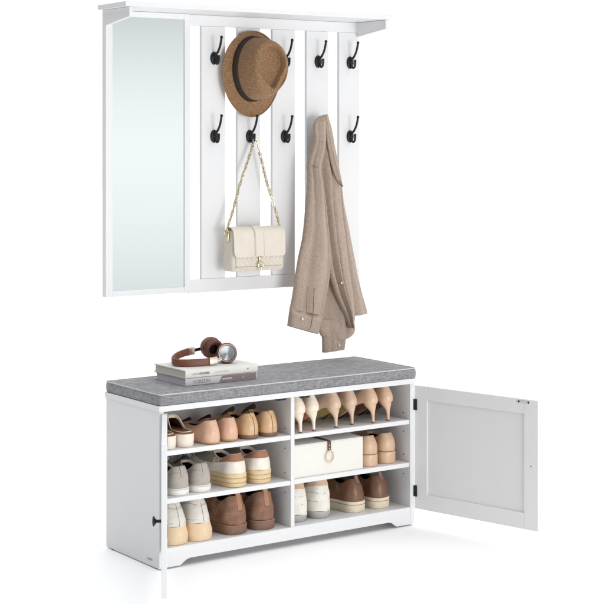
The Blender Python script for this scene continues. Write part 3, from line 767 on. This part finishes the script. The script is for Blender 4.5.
    if s.lift:        # stiletto
        bm = bmesh.new(); zc = s.lift; L = []
        for f, rx, ry, yy in ((1.00, .0215, .0235, .027), (.90, .0190, .0205, .0245), (.78, .0140, .0150, .0195), (.66, .0095, .0100, .0155), (.52, .0066, .0070, .0130), (.30, .0052, .0054, .0118), (.09, .0048, .0050, .0112), (.075, .0054, .0056, .0112)):
            L.append([(rx*math.cos(2*PI*k/20), yy+ry*math.sin(2*PI*k/20), zc*f+(ts if f == 1 else 0)) for k in range(20)])
        loft(bm, L, True, True, True); hl = obj('heel', bm, p['mup'], t, True, 50)
        bm = bmesh.new(); add_lathe(bm, [(.0056, 0), (.0058, .001), (.0056, zc*.074)], Matrix.Translation((0, .0112, 0)), 18); obj('heel_tip', bm, p['mtip'], hl, True)
    return t
def lm(name, c, rough=.5, **k): return mat(name, c, rough, var=k.pop('var', .06), vscale=k.pop('vscale', 40), bump=k.pop('bump', .12), bscale=k.pop('bscale', 300), **k)
creamL = lm('cream_sole', (.80, .71, .62)); tobacco = lm('tobacco_suede', (.25, .115, .045), .8); paleEdge = lm('pale_edge', (.75, .64, .52))
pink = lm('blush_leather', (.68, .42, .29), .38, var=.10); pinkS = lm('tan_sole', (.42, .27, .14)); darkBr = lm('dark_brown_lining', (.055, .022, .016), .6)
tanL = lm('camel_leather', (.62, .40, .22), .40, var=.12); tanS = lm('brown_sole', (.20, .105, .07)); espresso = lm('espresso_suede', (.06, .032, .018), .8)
greyC = weave('grey_canvas', (.32, .285, .25), (.52, .475, .43), 700, 200, .5); whiteR = lm('white_rubber', (.76, .75, .70), .5, bump=.05); slate = lm('slate_lining', (.05, .055, .06), .8)
cremeC = lm('offwhite_leather', (.78, .73, .65), .5); gum = lm('gum_sole', (.68, .52, .31), .6); rust = lm('terracotta_suede', (.37, .17, .10), .8); greige = lm('greige_suede', (.36, .31, .25), .85)
hiW = lm('stone_knit', (.68, .65, .59), .8, bump=.3); hiS = lm('sand_sole', (.72, .54, .35), .6); 
bootB = lm('chestnut_suede', (.235, .125, .080), .8, var=.22, bump=.3); bootS = lm('brown_rubber', (.21, .115, .082), .7); bootT = lm('tan_webbing', (.40, .20, .11), .8)
pA = lm('ivory_patent', (.82, .71, .59), .3, bump=0); pB = lm('nude_leather', (.66, .48, .35), .32, bump=0); pC = lm('beige_patent', (.70, .48, .33), .3, bump=0)
oA = lm('coral_sole', (.55, .19, .09)); oB = lm('olive_sole', (.36, .27, .10)); oC = lm('maroon_sole', (.10, .035, .025)); tip = lm('heel_tip_rubber', (.18, .10, .07))
clog = lm('toffee_leather', (.62, .42, .28), .35, bump=.05)
chW = lm('white_mesh', (.78, .75, .68), .75, bump=.25); chC = lm('peach_suede', (.60, .43, .30), .8); chS = lm('grey_rubber', (.42, .41, .40), .6)
brL = lm('cognac_leather', (.17, .082, .045), .38); brS = lm('ecru_rubber', (.70, .61, .47), .6); blk = lm('black_lining', (.018, .014, .012), .7); brT = lm('taupe_tab', (.22, .14, .12), .6)
brG = lm('sole_groove', (.30, .22, .14)); gumG = lm('gum_groove', (.42, .28, .13)); whG = lm('rubber_line', (.50, .47, .42))

P_mule = dict(L=.235, hw=.029, W=.039, ts=.040, h0=.0445, hs=.046, hf=.083, o0=.010, o1=.46, ow=.028, mup=tobacco, msole=creamL, mlin=tobacco, mrim=paleEdge, sg=.0015, k1=.5, bul=.001, straps=(0, paleEdge), taper=.001)
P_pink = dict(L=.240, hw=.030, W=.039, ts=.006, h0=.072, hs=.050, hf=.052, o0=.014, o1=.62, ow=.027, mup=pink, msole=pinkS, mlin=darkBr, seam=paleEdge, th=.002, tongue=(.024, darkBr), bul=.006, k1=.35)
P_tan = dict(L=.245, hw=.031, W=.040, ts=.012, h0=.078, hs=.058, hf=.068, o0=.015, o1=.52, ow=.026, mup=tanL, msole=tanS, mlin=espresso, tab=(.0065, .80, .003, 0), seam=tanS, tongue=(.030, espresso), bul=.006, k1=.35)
seamT = lm('stitch_thread', (.30, .24, .18)); laceW = lm('lace_cord', (.66, .58, .46), .8)
P_grey = dict(L=.255, hw=.034, W=.043, ts=.0215, h0=.086, hs=.062, hf=.080, o0=.012, o1=.48, ow=.029, mup=greyC, msole=whiteR, mlin=slate, tab=(.006, .45, .002, 0), mtab=greyC, tongue=(.024, slate), lace=slate, sg=.003, grooves=(.0185,), mgroove=whG, th=.004, mrim=paleEdge, bul=.003, wr=.0016, stitch=(seamT, [(.0, .62, .30, .35, .05), (.30, .35, .34, .98, 0), (.05, .12, .62, .12, 0)], .0006))
P_wt = dict(front=(.25, greige), L=.270, hw=.037, W=.047, ts=.042, h0=.101, hs=.084, hf=.098, o0=.014, o1=.46, ow=.031, mup=cremeC, bands=[(.52, rust)], msole=gum, mlin=rust, mrim=cremeC, tongue=(.020, greige), lace=cremeC, sg=.003, grooves=(.014, .028), mgroove=gumG, th=.005, bul=.002, wr=.0016, stitch=(laceW, [(.28, .50, .52, .99, .0), (.36, .45, .60, .95, 0), (.44, .60, .40, .99, 0)], .0014), stname='laces_side')
P_hi = dict(L=.270, hw=.039, W=.047, ts=.054, h0=.134, hs=.120, hf=.120, o0=.034, o1=.46, ow=.026, mup=hiW, msole=hiS, mlin=greige, tab=(.008, .72, .001, 0), mtab=hiW, sg=.001, sb=.004, taper=-.006, th=.006, seam=greige, tongue=(.012, hiW), k1=.35, k3=.1, bul=.0, wr=.0022, stitch=(greige, [(.0, .55, .30, .60, .06), (.02, .12, .60, .10, 0)], .0008))
P_boot = dict(L=.275, hw=.041, W=.048, ts=.030, h0=.118, hs=.098, hf=.122, o0=.012, o1=.45, ow=.034, mup=bootB, msole=bootS, mlin=espresso, tab=(.0085, .40, .018, 0), mtab=bootT, sg=.004, grooves=(.0285,), mgroove=bootT, th=.004, tongue=(.010, bootB), bul=.003, wr=.0036, stitch=(bootT, [(.0, .30, .40, .22, .05), (.28, .25, .33, .98, 0)], .0006))
P_pump = dict(L=.205, hw=.023, W=.036, ts=.003, h0=.117, hs=.094, hf=.040, o0=.019, o1=.74, ow=.0185, lift=.062, pt=.50, toe=1.35, mup=pA, msole=oA, mlin=pA, mtip=tip, th=.0016, bul=.009, bul2=.0005, k1=.38, k2=.25, wr=.0002, sg=-.004)
P_clog = dict(L=.240, hw=.0325, W=.040, ts=.042, h0=.100, hs=.080, hf=.090, o0=.016, o1=.5, ow=.028, mup=clog, msole=clog, mlin=darkBr, sg=.0012, grooves=(.0405,), mgroove=tanS, taper=-.001, th=.002, bul=.005, k1=.5, wr=.0005)
P_chk = dict(L=.275, hw=.038, W=.047, ts=.024, h0=.130, hs=.108, hf=.118, o0=.016, o1=.45, ow=.032, mup=chW, bands=[(.66, chC)], msole=chS, mlin=greige, tongue=(.012, chC), sg=.001, taper=.005, th=.005, bul=.003, wr=.0034, stitch=(seamT, [(.0, .42, .5, .50, .03), (.0, .22, .55, .18, .02)], .0006))
P_brn = dict(L=.275, hw=.037, W=.046, ts=.036, h0=.108, hs=.088, hf=.102, o0=.020, o1=.47, ow=.029, mup=brL, msole=brS, mlin=blk, tab=(.0070, .72, .011, 0), mtab=brT, tongue=(.014, blk), lace=paleEdge, sg=.004, grooves=(.026,), mgroove=brG, th=.004, bul=.003, wr=.0018, stitch=(brT, [(.24, .45, .48, .98, -.1), (.30, .62, .52, .70, 0), (.26, .30, .50, .85, .1)], .0010), stname='laces_side')

Z1, Z2, Z3, Z2r = .3583, .2128, .0632, .2138
def pair(name, p, spots, z, labels, group):
    for k, ((x, y, a), lb) in enumerate(zip(spots, labels)):
        shoe(name, lb, (x, y, z), math.radians(a), p, 1 if k else -1, group)
pair('mule_shoe', P_mule, [(.052, .016, 2), (.117, .018, 0)], Z1, ['brown mule with thick cream heel, nearest the left door on the top shelf', 'brown mule with thick cream heel, beside the blush flats'], 'cream heeled mules')
pair('flat_shoe', P_pink, [(.212, .012, 8), (.283, .020, 4)], Z1, ['blush pink leather flat, next to the cream heeled mules', 'blush pink leather flat, next to the camel loafers'], 'blush flats')
pair('loafer', P_tan, [(.358, .016, 5), (.430, .018, 0)], Z1, ['camel leather loafer with dark inside, beside the blush flats', 'camel leather loafer with dark inside, nearest the divider'], 'camel loafers')
pair('sneaker', P_grey, [(.096, .018, 3), (.176, .020, 2)], Z2, ['grey canvas sneaker with white sole, nearest the left door', 'grey canvas sneaker with white sole, beside the gum soled sneakers'], 'grey canvas sneakers')
pair('sneaker', P_wt, [(.308, .016, 8), (.400, .018, 2)], Z2, ['off-white sneaker with terracotta collar and thick gum sole, beside the grey sneakers', 'off-white sneaker with terracotta collar and thick gum sole, nearest the divider'], 'gum soled platform sneakers')
pair('high_top_shoe', P_hi, [(.084, .020, 3), (.172, .020, 3)], Z3, ['stone white high top with sand sole, nearest the left door on the cabinet floor', 'stone white high top with sand sole, beside the brown boots'], 'stone high tops')
pair('ankle_boot', P_boot, [(.308, .022, 6), (.412, .022, 1)], Z3, ['chestnut suede ankle boot with tan pull tab, beside the white high tops', 'chestnut suede ankle boot with tan pull tab, nearest the divider'], 'chestnut ankle boots')
for (mu, ms_, xs, ys_, lb) in ((pA, oA, (.540, .595), (.006, .010), ('ivory high heel pump, right beside the divider', 'ivory high heel pump, beside the nude pumps')),
                         (pB, oB, (.690, .764), (.014, .026), ('nude high heel pump, beside the ivory pumps', 'nude high heel pump, beside the beige patent pumps')),
                         (pC, oC, (.845, .911), (.014, .018), ('glossy beige high heel pump, beside the nude pumps', 'glossy beige high heel pump, nearest the right door'))):
    p = dict(P_pump, mup=mu, mlin=mu, msole=ms_)
    pair('high_heel_shoe', p, [(xs[0], ys_[0], 9), (xs[1], ys_[1], 2)], Z1, lb, lb[0].split(',')[0]+'s')
pair('clog_shoe', P_clog, [(.842, .020, 4), (.921, .026, 0)], Z2r, ['toffee leather slip-on shoe beside the ivory storage box', 'toffee leather slip-on shoe nearest the right side wall'], 'toffee slip-on shoes')
pair('chunky_sneaker', P_chk, [(.560, .036, 4), (.652, .034, 4)], Z3, ['white chunky sneaker with peach collar, beside the divider', 'white chunky sneaker with peach collar, beside the brown sneakers'], 'white chunky sneakers')
pair('leather_sneaker', P_brn, [(.800, .040, 7), (.899, .038, 1)], Z3, ['brown leather sneaker with ecru sole, beside the white chunky sneakers', 'brown leather sneaker with ecru sole, nearest the right side wall'], 'brown leather sneakers')
